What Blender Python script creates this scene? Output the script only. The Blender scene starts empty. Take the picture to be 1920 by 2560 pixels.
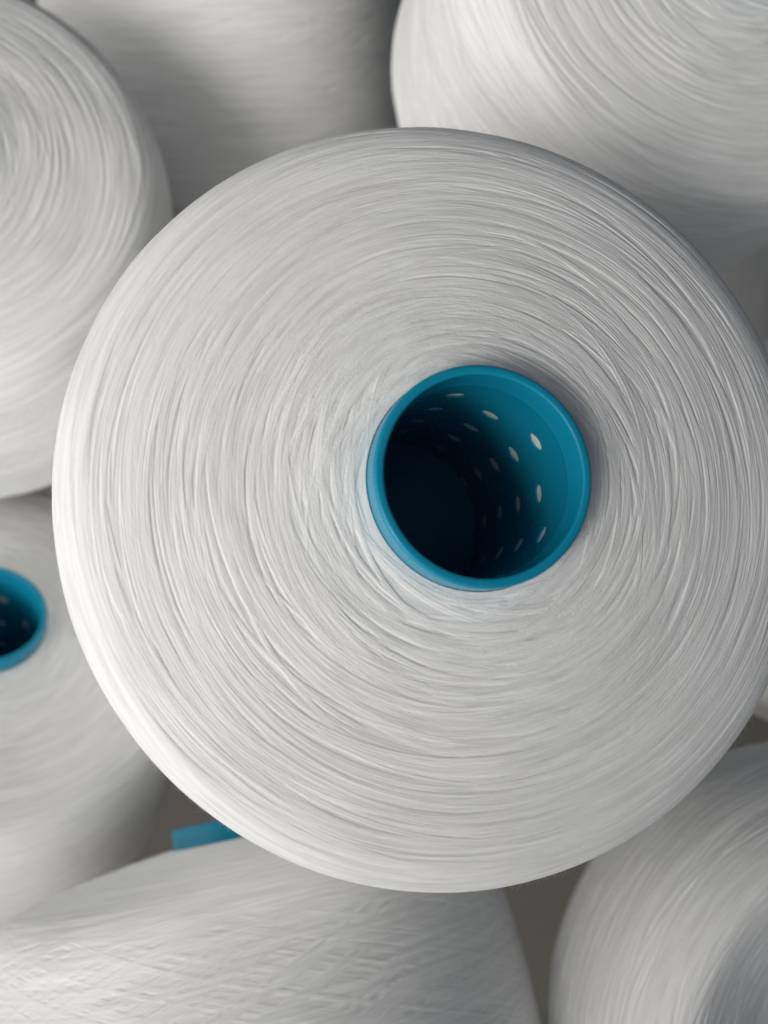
import bpy, bmesh, math
import numpy as np
from mathutils import Vector, Matrix

# ------------------------------------------------------------------ camera, world, lamps
scene = bpy.context.scene
F_PX = 2400.0                       # focal length in photo pixels (photo is 1920 x 2560)
CAM_Z = 0.70                        # camera height over the box floor, metres

cam_d = bpy.data.cameras.new("camera")
cam = bpy.data.objects.new("camera", cam_d)
scene.collection.objects.link(cam)
cam.location = (0, 0, CAM_Z)
cam.rotation_euler = (0, 0, 0)      # straight down, image up = +Y
cam_d.sensor_fit = 'VERTICAL'
cam_d.sensor_height = 36.0
cam_d.lens = 36.0 * F_PX / 2560.0
cam_d.clip_start = 0.005
cam_d.clip_end = 50
cam_d.dof.use_dof = True
cam_d.dof.focus_distance = 0.235
cam_d.dof.aperture_fstop = 9.5
scene.camera = cam

world = bpy.data.worlds.new("World")
scene.world = world
world.use_nodes = True
bg = world.node_tree.nodes["Background"]
# room light: a bright window side to the left, a dim bluish room to the right
_nt = world.node_tree
_tc = _nt.nodes.new("ShaderNodeTexCoord")
_dp = _nt.nodes.new("ShaderNodeVectorMath"); _dp.operation = 'DOT_PRODUCT'
_dp.inputs[1].default_value = Vector((-0.78, -0.40, 0.50)).normalized()
_nt.links.new(_tc.outputs["Generated"], _dp.inputs[0])
_cr = _nt.nodes.new("ShaderNodeValToRGB")
_nt.links.new(_dp.outputs["Value"], _cr.inputs[0])
_e = _cr.color_ramp.elements
_e[0].position = 0.0; _e[0].color = (0.026, 0.033, 0.046, 1)
_e[1].position = 0.95; _e[1].color = (1.0, 0.975, 0.94, 1)
_m = _e.new(0.45); _m.color = (0.058, 0.070, 0.085, 1)
_nt.links.new(_cr.outputs[0], bg.inputs[0])
bg.inputs[1].default_value = 1.30


def area(name, loc, target, sx, sy, power, col):
    d = bpy.data.lights.new(name, 'AREA')
    d.shape = 'RECTANGLE'
    d.size, d.size_y = sx, sy
    d.energy = power
    d.color = col
    o = bpy.data.objects.new(name, d)
    scene.collection.objects.link(o)
    o.location = loc
    v = Vector(target) - Vector(loc)
    o.rotation_euler = v.to_track_quat('-Z', 'Y').to_euler()
    return o


wl = area("window_light", (-0.43, -0.17, 0.95), (-0.145, 0.045, 0.43), 0.38, 0.38, 0.31, (1.0, 0.965, 0.92))
wl.data.spread = math.radians(40)

scene.view_settings.view_transform = 'Standard'
scene.view_settings.look = 'None'
scene.view_settings.exposure = 0.10
scene.view_settings.gamma = 1.0
scene.view_settings.use_curve_mapping = False
scene.cycles.max_bounces = 10
scene.cycles.diffuse_bounces = 9
scene.cycles.use_denoising = True


# ------------------------------------------------------------------ materials
def new_mat(name):
    m = bpy.data.materials.new(name)
    m.use_nodes = True
    nt = m.node_tree
    return m, nt, nt.nodes["Principled BSDF"]


def yarn_material(name, col_a, col_b, bump=0.25):
    """Spun polyester yarn: uv = (turns around the axis, arc length in mm / 100)."""
    m, nt, p = new_mat(name)
    N, L = nt.nodes, nt.links
    uv = N.new("ShaderNodeUVMap"); uv.uv_map = "UVMap"
    sep = N.new("ShaderNodeSeparateXYZ"); L.new(uv.outputs[0], sep.inputs[0])
    tc = N.new("ShaderNodeTexCoord")
    # soft patches of tone (slightly different lustre of the layers)
    n1 = N.new("ShaderNodeTexNoise"); n1.inputs["Scale"].default_value = 28
    n1.inputs["Detail"].default_value = 4
    L.new(tc.outputs["Object"], n1.inputs["Vector"])
    # streak tone along the thread direction, made on (angle circle, s)
    ang = N.new("ShaderNodeMath"); ang.operation = 'MULTIPLY'; ang.inputs[1].default_value = 2 * math.pi
    L.new(sep.outputs[0], ang.inputs[0])
    cs = N.new("ShaderNodeMath"); cs.operation = 'COSINE'; L.new(ang.outputs[0], cs.inputs[0])
    sn = N.new("ShaderNodeMath"); sn.operation = 'SINE'; L.new(ang.outputs[0], sn.inputs[0])
    cm = N.new("ShaderNodeCombineXYZ")
    for i, q in enumerate((cs, sn)):
        k = N.new("ShaderNodeMath"); k.operation = 'MULTIPLY'; k.inputs[1].default_value = 2.2
        L.new(q.outputs[0], k.inputs[0]); L.new(k.outputs[0], cm.inputs[i])
    ks = N.new("ShaderNodeMath"); ks.operation = 'MULTIPLY'; ks.inputs[1].default_value = 60
    L.new(sep.outputs[1], ks.inputs[0]); L.new(ks.outputs[0], cm.inputs[2])
    n2 = N.new("ShaderNodeTexNoise"); n2.inputs["Scale"].default_value = 1.0
    n2.inputs["Detail"].default_value = 3
    L.new(cm.outputs[0], n2.inputs["Vector"])
    addn = N.new("ShaderNodeMath"); addn.operation = 'MULTIPLY_ADD'; addn.inputs[1].default_value = 0.35
    L.new(n1.outputs[0], addn.inputs[0]); L.new(n2.outputs[0], addn.inputs[2])
    # finer streaks that cross the first set at a small angle
    wv = N.new("ShaderNodeMath"); wv.operation = 'MULTIPLY'; wv.inputs[1].default_value = 2 * math.pi * 5
    L.new(sep.outputs[0], wv.inputs[0])
    ws = N.new("ShaderNodeMath"); ws.operation = 'SINE'; L.new(wv.outputs[0], ws.inputs[0])
    wm = N.new("ShaderNodeMath"); wm.operation = 'MULTIPLY_ADD'; wm.inputs[1].default_value = 0.011
    L.new(ws.outputs[0], wm.inputs[0]); L.new(sep.outputs[1], wm.inputs[2])
    wk = N.new("ShaderNodeMath"); wk.operation = 'MULTIPLY'; wk.inputs[1].default_value = 130
    L.new(wm.outputs[0], wk.inputs[0])
    cm3 = N.new("ShaderNodeCombineXYZ")
    for i, q in enumerate((cs, sn)):
        k = N.new("ShaderNodeMath"); k.operation = 'MULTIPLY'; k.inputs[1].default_value = 5.0
        L.new(q.outputs[0], k.inputs[0]); L.new(k.outputs[0], cm3.inputs[i])
    L.new(wk.outputs[0], cm3.inputs[2])
    n5 = N.new("ShaderNodeTexNoise"); n5.inputs["Scale"].default_value = 1.0; n5.inputs["Detail"].default_value = 2
    L.new(cm3.outputs[0], n5.inputs["Vector"])
    add2 = N.new("ShaderNodeMath"); add2.operation = 'MULTIPLY_ADD'; add2.inputs[1].default_value = 0.8
    L.new(n5.outputs[0], add2.inputs[0]); L.new(addn.outputs[0], add2.inputs[2])
    r = N.new("ShaderNodeMapRange"); r.inputs[1].default_value = 0.80; r.inputs[2].default_value = 1.35
    L.new(add2.outputs[0], r.inputs[0])
    mx = N.new("ShaderNodeMixRGB"); mx.inputs[1].default_value = (*col_a, 1); mx.inputs[2].default_value = (*col_b, 1)
    L.new(r.outputs[0], mx.inputs[0]); L.new(mx.outputs[0], p.inputs["Base Color"])
    # fibre level fuzz
    n3 = N.new("ShaderNodeTexNoise"); n3.inputs["Scale"].default_value = 2600
    n3.inputs["Detail"].default_value = 2
    L.new(tc.outputs["Object"], n3.inputs["Vector"])
    b = N.new("ShaderNodeBump"); b.inputs["Strength"].default_value = bump
    b.inputs["Distance"].default_value = 0.00025
    L.new(n3.outputs[0], b.inputs["Height"])
    # single threads: noise drawn out along the winding direction
    cm2 = N.new("ShaderNodeCombineXYZ")
    for i, q in enumerate((cs, sn)):
        k = N.new("ShaderNodeMath"); k.operation = 'MULTIPLY'; k.inputs[1].default_value = 9.0
        L.new(q.outputs[0], k.inputs[0]); L.new(k.outputs[0], cm2.inputs[i])
    ks2 = N.new("ShaderNodeMath"); ks2.operation = 'MULTIPLY'; ks2.inputs[1].default_value = 230
    L.new(sep.outputs[1], ks2.inputs[0]); L.new(ks2.outputs[0], cm2.inputs[2])
    n4 = N.new("ShaderNodeTexNoise"); n4.inputs["Scale"].default_value = 1.0
    n4.inputs["Detail"].default_value = 2; n4.inputs["Distortion"].default_value = 0.3
    L.new(cm2.outputs[0], n4.inputs["Vector"])
    b2 = N.new("ShaderNodeBump"); b2.inputs["Strength"].default_value = 0.55
    b2.inputs["Distance"].default_value = 0.00022
    L.new(n4.outputs[0], b2.inputs["Height"]); L.new(b.outputs[0], b2.inputs["Normal"])
    L.new(b2.outputs[0], p.inputs["Normal"])
    p.inputs["Roughness"].default_value = 0.62
    p.inputs["Subsurface Weight"].default_value = 0.45
    p.inputs["Subsurface Radius"].default_value = (1.0, 1.0, 0.9)
    p.inputs["Subsurface Scale"].default_value = 0.0014
    p.inputs["Specular IOR Level"].default_value = 0.35
    p.inputs["Sheen Weight"].default_value = 0.12
    p.inputs["Sheen Roughness"].default_value = 0.4
    return m


M_YARN = yarn_material("white_polyester_yarn", (0.745, 0.744, 0.732), (0.93, 0.93, 0.92))
M_YARN2 = yarn_material("ivory_polyester_yarn", (0.84, 0.85, 0.715), (0.95, 0.955, 0.835))


def plastic_material():
    m, nt, p = new_mat("teal_blue_plastic")
    N, L = nt.nodes, nt.links
    tc = N.new("ShaderNodeTexCoord")
    n = N.new("ShaderNodeTexNoise"); n.inputs["Scale"].default_value = 60; n.inputs["Detail"].default_value = 4
    L.new(tc.outputs["Object"], n.inputs["Vector"])
    mx = N.new("ShaderNodeMixRGB")
    mx.inputs[1].default_value = (0.004, 0.225, 0.375, 1)
    mx.inputs[2].default_value = (0.008, 0.285, 0.425, 1)
    L.new(n.outputs[0], mx.inputs[0]); L.new(mx.outputs[0], p.inputs["Base Color"])
    n2 = N.new("ShaderNodeTexNoise"); n2.inputs["Scale"].default_value = 700
    L.new(tc.outputs["Object"], n2.inputs["Vector"])
    r = N.new("ShaderNodeMapRange"); r.inputs[3].default_value = 0.20; r.inputs[4].default_value = 0.36
    L.new(n2.outputs[0], r.inputs[0]); L.new(r.outputs[0], p.inputs["Roughness"])
    b = N.new("ShaderNodeBump"); b.inputs["Strength"].default_value = 0.04; b.inputs["Distance"].default_value = 0.0002
    L.new(n2.outputs[0], b.inputs["Height"]); L.new(b.outputs[0], p.inputs["Normal"])
    p.inputs["Specular IOR Level"].default_value = 0.28
    return m


M_TUBE = plastic_material()


def board_material():
    m, nt, p = new_mat("brown_cardboard")
    N, L = nt.nodes, nt.links
    tc = N.new("ShaderNodeTexCoord")
    mp = N.new("ShaderNodeMapping"); mp.inputs["Scale"].default_value = (6, 120, 1)
    L.new(tc.outputs["Object"], mp.inputs[0])
    n = N.new("ShaderNodeTexNoise"); n.inputs["Scale"].default_value = 3; n.inputs["Detail"].default_value = 6
    L.new(mp.outputs[0], n.inputs["Vector"])
    mx = N.new("ShaderNodeMixRGB")
    mx.inputs[1].default_value = (0.155, 0.145, 0.125, 1); mx.inputs[2].default_value = (0.215, 0.20, 0.175, 1)
    L.new(n.outputs[0], mx.inputs[0]); L.new(mx.outputs[0], p.inputs["Base Color"])
    p.inputs["Roughness"].default_value = 0.85
    return m


M_BOARD = board_material()


# ------------------------------------------------------------------ mesh helpers
def grid_mesh(name, X, Y, Z, U, V, closed=True, mask=None):
    """X,Y,Z,(rows, cols) arrays in metres; wraps in the column direction."""
    nr, nc = X.shape
    me = bpy.data.meshes.new(name)
    co = np.empty((nr * nc, 3), np.float32)
    co[:, 0] = X.ravel(); co[:, 1] = Y.ravel(); co[:, 2] = Z.ravel()
    r = np.arange(nr - 1)[:, None]; c = np.arange(nc)[None, :]
    c2 = (c + 1) % nc
    quads = np.stack([r * nc + c, (r + 1) * nc + c, (r + 1) * nc + c2, r * nc + c2], -1).reshape(-1, 4)
    uq = np.stack([np.broadcast_to(U[c], (nr - 1, nc)), np.broadcast_to(U[c], (nr - 1, nc)),
                   np.broadcast_to(U[c] + U[1] - U[0], (nr - 1, nc)), np.broadcast_to(U[c] + U[1] - U[0], (nr - 1, nc))], -1).reshape(-1, 4)
    vq = np.stack([np.broadcast_to(V[r], (nr - 1, nc)), np.broadcast_to(V[r + 1], (nr - 1, nc)),
                   np.broadcast_to(V[r + 1], (nr - 1, nc)), np.broadcast_to(V[r], (nr - 1, nc))], -1).reshape(-1, 4)
    if mask is not None:
        keep = mask.reshape(-1)
        quads, uq, vq = quads[keep], uq[keep], vq[keep]
    n = len(quads)
    me.vertices.add(len(co)); me.vertices.foreach_set("co", co.ravel())
    me.loops.add(n * 4); me.loops.foreach_set("vertex_index", quads.ravel().astype(np.int32))
    me.polygons.add(n)
    me.polygons.foreach_set("loop_start", (np.arange(n) * 4).astype(np.int32))
    me.polygons.foreach_set("use_smooth", np.ones(n, bool))
    me.update(calc_edges=True)
    uvl = me.uv_layers.new(name="UVMap")
    uvs = np.stack([uq.ravel(), vq.ravel()], -1).astype(np.float32)
    uvl.data.foreach_set("uv", uvs.ravel())
    me.validate(verbose=False)
    return me


def smooth_profile(pts, step):
    """Resample a polyline (mm) evenly and round its corners."""
    pts = np.array(pts, float)
    d = np.r_[0, np.cumsum(np.hypot(*np.diff(pts, axis=0).T))]
    s = np.arange(0, d[-1], 0.25)
    r = np.interp(s, d, pts[:, 0]); z = np.interp(s, d, pts[:, 1])
    k = 45
    w = np.hanning(k); w /= w.sum()
    rp = np.convolve(np.r_[2 * r[0] - r[k:0:-1], r, 2 * r[-1] - r[-2:-k - 2:-1]], w, 'same')[k:-k]
    zp = np.convolve(np.r_[2 * z[0] - z[k:0:-1], z, 2 * z[-1] - z[-2:-k - 2:-1]], w, 'same')[k:-k]
    d = np.r_[0, np.cumsum(np.hypot(np.diff(rp), np.diff(zp)))]
    n = int(d[-1] / step)
    s = np.linspace(0, d[-1], n)
    return s, np.interp(s, d, rp), np.interp(s, d, zp)


def yarn_profile(h=20.0, side=95.0, R=92.5, flare=7.0, edge=0.0):
    return [(25.3, -7.5), (27, -7.6), (45, -7 - (h - 6) * .22), (60, -6.5 - (h - 6) * .42), (R - 19, -5.5 - (h - 6) * .66),
            (R - 8.5, -h + 2.6), (R - 3.2, -h - 1.6), (R - 0.5, -h - 8), (R + flare * .3, -h - 20), (R + flare * .85, -h - 12 - side * .8),
            (R + flare, -h - 12 - side), (R, -h - 27 - side), (34, -h - 26 - side)]


def main_profile():
    """the middle cone: same build with a rounder shoulder and a straight side"""
    return [(25.3, -7.5), (27, -7.6), (45, -10.1), (60, -12.3), (75, -15.0), (83.5, -17.0), (89.5, -19.6), (93.3, -23.4),
            (94.7, -29.5), (94.3, -42), (93, -95), (91.5, -117), (87, -132), (34, -131)]


def wind_height(s, r, s_shoulder, s_base, ncol, rng, coverage, side_angle, face_angle=1.0):
    """Lay thousands of threads (in small parallel bundles) on the surface; returns mm height."""
    nrow = len(s); ds = s[1] - s[0]
    H = np.zeros((nrow, ncol), np.float32)
    dth = 2 * math.pi / ncol
    pitch = 0.34
    rowi = np.arange(nrow)
    # bundle centres drawn in proportion to surface area
    area_w = r * (s < s_base + 12)
    area_w = area_w / area_w.sum()
    total = float((2 * math.pi * r * ds)[s < s_base + 12].sum())
    L_mean, k_mean = 84.0, 4.2
    nb = int(coverage * total / (L_mean * k_mean * pitch))
    s0s = rng.choice(s, nb, p=area_w) + rng.uniform(-ds, ds, nb)
    order = np.arange(nb)
    for b in order:
        s0 = s0s[b]; r0 = float(np.interp(s0, s, r))
        on_side = np.clip((s0 - s_shoulder + 6) / 14, 0, 1)
        near = np.exp(-max(s0, 0) / 16.0)
        sgn = 1 if rng.random() < 0.5 else -1
        a_face = abs(rng.normal(0, 1.9 + 6.0 * near ** 1.3)) * face_angle
        a = math.radians(a_face * (1 - on_side) + (side_angle + rng.normal(0, 1.2)) * on_side)
        L = rng.gamma(3.0, L_mean / 3.0) * (1 - 0.25 * near)
        L = min(max(L, 14), 2.4 * r0 + 20)
        half = max(3, int(L / r0 / dth / 2))
        half = min(half, ncol // 2 - 1)
        c0 = int(rng.integers(ncol))
        cols = np.arange(-half, half + 1)
        u = cols / half
        x = cols * dth * r0
        curv = (rng.uniform(-0.04, 0.16) + 0.38 * near) * (1 - on_side)
        path = s0 + sgn * math.tan(a) * x + curv * x * x / (2 * r0)
        path = path + 0.10 * np.sin(x / rng.uniform(9, 22) + rng.uniform(0, 6.3))
        k = int(np.clip(rng.poisson(3.2) + 1, 1, 9))
        level = b / nb * 0.10 + rng.uniform(0, 0.09)
        fade = 1 - np.abs(u) ** 5
        for j in range(k):
            off = (j - (k - 1) / 2) * pitch * (1 + 0.10 * np.sin(x / 17.0 + j)) + rng.normal(0, 0.03)
            lv = level + rng.normal(0, 0.03) - 0.03 * (abs(j - (k - 1) / 2)) ** 1.3 * 0.5
            w = 0.20
            c = (path + off) / ds
            i0 = np.floor(c).astype(int)
            cc = (c0 + cols) % ncol
            for q in (-1, 0, 1, 2):
                ri = i0 + q
                dd = (ri - c) * ds / w
                prof = np.clip(1 - dd * dd, 0, 1)
                ok = (ri >= 0) & (ri < nrow) & (prof > 0)
                if not ok.any():
                    continue
                val = (lv + 0.17 * prof - 0.30 * (1 - fade))[ok]
                rr, c_ = ri[ok], cc[ok]
                cur = H[rr, c_]
                H[rr, c_] = np.maximum(cur, val)
    return H


def blur_cols(H, n):
    out = H.copy()
    for k in range(1, n + 1):
        out += np.roll(H, k, 1) + np.roll(H, -k, 1)
    return out / (2 * n + 1)


def blur_rows(H, w):
    P = np.pad(H, ((1, 1), (0, 0)), mode='edge')
    return P[:-2] * w + P[1:-1] * (1 - 2 * w) + P[2:] * w


def yarn_mesh(name, ncol, step_fine, seed, prof, coverage, side_angle, face_angle=1.0, relief=1.0, sh=0.93):
    rng = np.random.default_rng(seed)
    s, r, z = smooth_profile(prof, step_fine)
    s_sh = float(s[np.argmax(r > max(q[0] for q in prof) * sh)])
    s_base = float(s[np.argmax(z < prof[-3][1])])
    # drop rows on the hidden base end: coarse
    H = wind_height(s, r, s_sh, s_base, ncol, rng, coverage, side_angle, face_angle)
    H = blur_rows(blur_cols(H, 1), 0.10)
    th = np.arange(ncol) / ncol * 2 * math.pi
    # broad unevenness of the package: soft swellings and slack bands
    lump = np.zeros_like(H)
    for _ in range(26):
        m = int(rng.integers(1, 6)); f = rng.uniform(0.04, 0.32)
        lump += (rng.normal(0, 0.045) * np.sin(m * th + rng.uniform(0, 6.3))[None, :] *
                 np.sin(f * s + rng.uniform(0, 6.3))[:, None]).astype(np.float32)
    # yarn comes down to the tube and up over the shoulder: no relief at the very start
    gate = np.clip(s / 2.0, 0, 1)[:, None]
    H = (H * relief + lump * 1.0) * gate
    dr = np.gradient(r, s); dz = np.gradient(z, s)
    nr_, nz_ = -dz, dr                                   # outward normal of the profile
    R = (r[:, None] + H * nr_[:, None]) * 0.001
    Zm = (z[:, None] + H * nz_[:, None]) * 0.001
    X = R * np.cos(th)[None, :]; Y = R * np.sin(th)[None, :]
    # inner lining of yarn pressed on the tube (seen through its perforations)
    zl = np.linspace(z[-1], -7.5, 60)
    rl = tube_r(-zl) + 0.4
    zl[0] = z[-1]
    rng2 = np.random.default_rng(seed + 5)
    RL = (rl[:, None] + 0.0 * th[None, :]) * 0.001
    X = np.vstack([X, RL * np.cos(th)]); Y = np.vstack([Y, RL * np.sin(th)])
    Z = np.vstack([Zm, np.repeat(zl[:, None], ncol, 1) * 0.001])
    V = np.r_[s / 100, s[-1] / 100 + (zl - zl[0]) / 100]
    me = grid_mesh(name, X, Y, Z, th / (2 * math.pi), V)
    return me


def tube_r(t):
    """inner radius (mm) of the tapered tube t mm below its rim"""
    t = np.asarray(t, float)
    return 21.9 + 0.056 * t


def tube_mesh(length):
    """perforated tapered plastic tube, thick rounded lip at the top, real round holes"""
    lip = [(25.15, -7.6), (25.0, -4.0), (24.95, -0.9), (24.75, -0.35), (24.3, -0.05), (23.6, -0.0),
           (22.95, -0.08), (22.75, -0.25), (22.65, -0.5), (22.5, -3.0), (22.35, -6.5), (22.2, -8.4), (22.43, -9.4)]
    lip = np.array(lip)
    d = np.r_[0, np.cumsum(np.hypot(*np.diff(lip, axis=0).T))]
    q = np.linspace(0, d[-1], 70)
    lr, lz = np.interp(q, d, lip[:, 0]), np.interp(q, d, lip[:, 1])
    t = np.arange(9.6, length, 0.22)
    rr = np.r_[lr, tube_r(t)]; zz = np.r_[lz, -t]
    # outer wall and foot at the base
    ro = np.array([tube_r(length) + 0.0, tube_r(length) + 1.2, tube_r(length) + 1.6, tube_r(length - 8) + 0.8])
    rr = np.r_[rr, ro]; zz = np.r_[zz, -np.array([length + 0.4, length + 0.6, length, length - 8])]
    nc = 720
    th = np.arange(nc) / nc * 2 * math.pi
    R = np.repeat(rr[:, None], nc, 1); Zm = np.repeat(zz[:, None], nc, 1)
    # slight moulding wobble of the lip
    R += 0.03 * np.sin(3 * th + 1)[None, :] * (zz > -9)[:, None]
    # moulding flash: a thin raised burr along part of the inner lip, a tiny nick in it
    win = np.clip(1 - np.abs((th - math.radians(62)) / math.radians(34)), 0, 1) ** 0.5
    win = win * (1 - 0.8 * np.exp(-((th - math.radians(74)) / 0.035) ** 2)) * (1 + 0.35 * np.sin(th * 47) * np.sin(th * 13))
    inner_lip = np.zeros(len(zz)); inner_lip[:70] = np.exp(-((zz[:70] + 0.75) / 0.3) ** 2) * (rr[:70] < 23.2)
    R -= 0.24 * inner_lip[:, None] * win[None, :]
    zc = 0.5 * (zz[1:] + zz[:-1]); rc = 0.5 * (rr[1:] + rr[:-1])
    mask = np.ones((len(rr) - 1, nc), bool)
    thc = th + math.pi / nc
    hole_r = 2.45
    n = 0
    pos = 22.0
    while pos < length - 14:
        for k in range(6):
            a0 = math.radians(30 + 60 * k + (30 if n % 2 else 0) - 1.5)
            da = (thc - a0 + math.pi) % (2 * math.pi) - math.pi
            dist = np.hypot(da[None, :] * rc[:, None], (zc + pos)[:, None])
            inner = (np.arange(len(rc)) < 70 + len(t))[:, None]
            mask &= ~((dist < hole_r) & inner)
        pos += 10.0
        n += 1
    me = grid_mesh("tube", R * np.cos(th) * 0.001, R * np.sin(th) * 0.001, Zm * 0.001, th / (2 * math.pi), -zz / 100, mask=mask)
    bore_block_t = min(112.0, length * 0.76)
    # walls of the holes
    bm = bmesh.new(); bm.from_mesh(me)
    bmesh.ops.delete(bm, geom=[v for v in bm.verts if not v.link_faces], context='VERTS')
    zmin = -(length - 6) * 0.001
    be = [e for e in bm.edges if e.is_boundary and zmin < e.verts[0].co.z < -0.012]
    be = [e for e in be if e.verts[0].co.xy.length < (tube_r(-e.verts[0].co.z * 1000) + .3) * 0.001]
    ret = bmesh.ops.extrude_edge_only(bm, edges=be)
    for v in [g for g in ret['geom'] if isinstance(g, bmesh.types.BMVert)]:
        k = 1 + 0.00035 / v.co.xy.length
        v.co.x *= k; v.co.y *= k
    # added disc blocking the bore well down inside, so its depth stays dark
    ring = [bm.verts.new((tube_r(bore_block_t) * .001 * math.cos(k * math.pi / 48), tube_r(bore_block_t) * .001 * math.sin(k * math.pi / 48), -bore_block_t * .001)) for k in range(96)]
    bm.faces.new(ring)
    bmesh.ops.recalc_face_normals(bm, faces=bm.faces)
    bm.to_mesh(me); bm.free()
    for p in me.polygons:
        p.use_smooth = True
    return me


# ------------------------------------------------------------------ placing
def place_matrix(px, py, depth, a):
    tip = Vector(((px - 960) / F_PX * depth * .001, -(py - 1280) / F_PX * depth * .001, CAM_Z - depth * .001))
    n = -Vector(a).normalized()
    rot = n.to_track_quat('Z', 'Y').to_matrix().to_4x4()
    return Matrix.Translation(tip) @ rot


def part(name, me, mat, parent):
    if not me.materials:
        me.materials.append(mat)
    o = bpy.data.objects.new(name, me)
    scene.collection.objects.link(o)
    o.parent = parent
    return o


def fuzz_mesh(prof, n, seed):
    """stray fibres: short curved hairs standing off the winding (three-sided, tapered)"""
    rng = np.random.default_rng(seed)
    s, r, z = smooth_profile(prof, 0.5)
    dr, dz = np.gradient(r, s), np.gradient(z, s)
    sel = s < 105
    p = r * sel * (0.35 + 1.6 * np.exp(-((s - 72) / 8.0) ** 2)); p /= p.sum()
    idx = rng.choice(len(s), n, p=p)
    V, Fc = [], []
    for i in idx:
        a = rng.uniform(0, 2 * math.pi)
        er = Vector((math.cos(a), math.sin(a), 0)); et = Vector((-math.sin(a), math.cos(a), 0)); ez = Vector((0, 0, 1))
        nrm = er * (-dz[i]) + ez * dr[i]
        p0 = er * r[i] + ez * z[i] - nrm * 0.05
        d = (et * rng.choice((-1, 1)) + nrm * rng.uniform(0.15, 1.0) + (er * dr[i] + ez * dz[i]) * rng.normal(0, 0.6)).normalized()
        bend = Vector(rng.normal(0, 0.5, 3))
        Lh = rng.gamma(3, 0.5)
        w = rng.uniform(0.012, 0.028)
        side = d.cross(nrm).normalized(); up = side.cross(d)
        base = len(V)
        for k in range(4):
            t = k / 3
            c = p0 + d * (Lh * t) + bend * (Lh * 0.35 * t * t)
            ww = w * (1 - 0.8 * t)
            for q in range(3):
                an = q * 2.0944
                v = c + side * (math.cos(an) * ww) + up * (math.sin(an) * ww)
                V.append((v.x * .001, v.y * .001, v.z * .001))
        for k in range(3):
            for q in range(3):
                b0 = base + k * 3
                Fc.append((b0 + q, b0 + (q + 1) % 3, b0 + 3 + (q + 1) % 3, b0 + 3 + q))
    me = bpy.data.meshes.new("fuzz")
    me.from_pydata(V, [], Fc)
    me.polygons.foreach_set("use_smooth", np.ones(len(Fc), bool))
    me.uv_layers.new(name="UVMap")
    return me


GROUP = "white thread cones heaped together"


def spool(label, px, py, depth, a, yarn, tube, mat, spin=0.0):
    e = bpy.data.objects.new("thread_cone", None)
    scene.collection.objects.link(e)
    e.matrix_world = place_matrix(px, py, depth, a) @ Matrix.Rotation(math.radians(spin), 4, 'Z')
    e.empty_display_size = 0.03
    e["label"] = label; e["category"] = "thread cone"; e["group"] = GROUP
    part("yarn_winding", yarn, mat, e)
    part("tube", tube, M_TUBE, e)
    return e


# the setting
me = bpy.data.meshes.new("floor")
me.from_pydata([(-3, -3, 0), (3, -3, 0), (3, 3, 0), (-3, 3, 0)], [], [(0, 1, 2, 3)])
fl = bpy.data.objects.new("floor", me); scene.collection.objects.link(fl)
me.materials.append(M_BOARD); fl["kind"] = "structure"

tube = tube_mesh(150)
tube_main = tube_mesh(138)
tube_short = tube_mesh(56)

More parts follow.
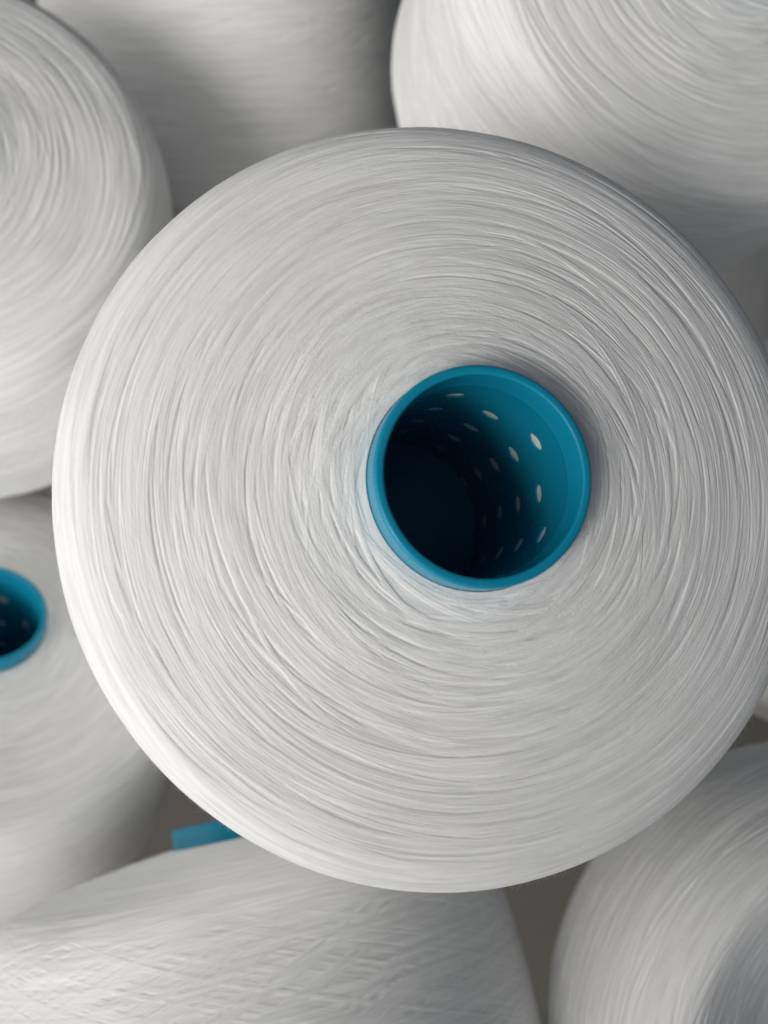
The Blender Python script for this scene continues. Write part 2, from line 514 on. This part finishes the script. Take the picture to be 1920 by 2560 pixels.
y_main = yarn_mesh("yarn_main", 1900, 0.16, 3, main_profile(), 3.2, 14, relief=1.15, sh=0.985)
y_gen = yarn_mesh("yarn_neighbour", 1100, 0.22, 11, yarn_profile(), 2.4, 15, relief=1.25)
y_front = yarn_mesh("yarn_front", 1700, 0.16, 23, [
    (25.3, -7.5), (27, -7.6), (45, -10), (60, -12.4), (75, -15), (85, -18.5), (91, -23.5), (94.5, -31), (97, -50), (99.5, -75),
    (100, -95), (97.5, -115), (91, -130), (80, -140), (34, -141)], 2.6, 19, relief=1.15)
y_short = yarn_mesh("yarn_short", 1300, 0.2, 31, [
    (25.3, -7.5), (27, -7.2), (38, -1), (50, 7), (64, 18), (75, 26), (81, 28), (86.5, 26), (92.5, 18), (97.5, 6), (101, -15),
    (101, -38), (96, -52), (34, -54)], 3.0, 6, relief=1.5, sh=1.01)

spool("large white thread cone in the middle, blue tube opening facing up", 1214, 1187, 210, (-.19, -.124, -1), y_main, tube_main, M_YARN)
_fz = part("stray_fibres", fuzz_mesh(main_profile(), 9000, 9), M_YARN, bpy.data.objects["thread_cone"])
_fz["kind"] = "stuff"
spool("white thread cone at the top right corner, its flat end facing up", 1910, -240, 310, (-.17, -.03, -1), y_gen, tube, M_YARN, 40)
spool("ivory thread cone at the left edge with half its teal tube opening visible", -38, 1532, 403, (-.46, -.88, -.97), y_gen, tube, M_YARN2, 75)
spool("white thread cone filling the top left corner, tilted with its rounded end up", -275, 335, 336, (-.20, -.26, -1), y_gen, tube, M_YARN, 130)
spool("white thread cone lying below the middle one, short teal tube end poking out behind", 588, 2042, 378, (.195, -.9, .25), y_front, tube, M_YARN, 20)
spool("white thread cone at the bottom right corner with a raised rim and shaded hollow end", 2180, 2655, 322, (-.16, -.12, -.98), y_short, tube_short, M_YARN, 200)
spool("shadowed thread cone behind the right edge of the large middle cone", 2420, 1330, 360, (0, 0, -1), y_gen, tube, M_YARN, 250)
spool("blurred ivory thread cone behind, between the two top cones", 530, -265, 490, (0, -.80, -.6), y_gen, tube, M_YARN2, 300)
spool("shadowed thread cone lying deep down between the top right cone and the right edge cone", 2280, 680, 600, (-1, 0, 0), y_gen, tube, M_YARN2, 15)
# the cone the middle one stands on, nose pushed up into its base
_a = Vector((-.19, -.124, -1)).normalized()
_t = Vector((254 / F_PX * .210, 93 / F_PX * .210, -.210)) + _a * .126
_d = -_t.z * 1000
spool("thread cone directly underneath the large middle cone, almost fully hidden", 960 + _t.x * 1000 / _d * F_PX, 1280 - _t.y * 1000 / _d * F_PX, _d, (-.19, -.124, -1), y_gen, tube, M_YARN2, 100)
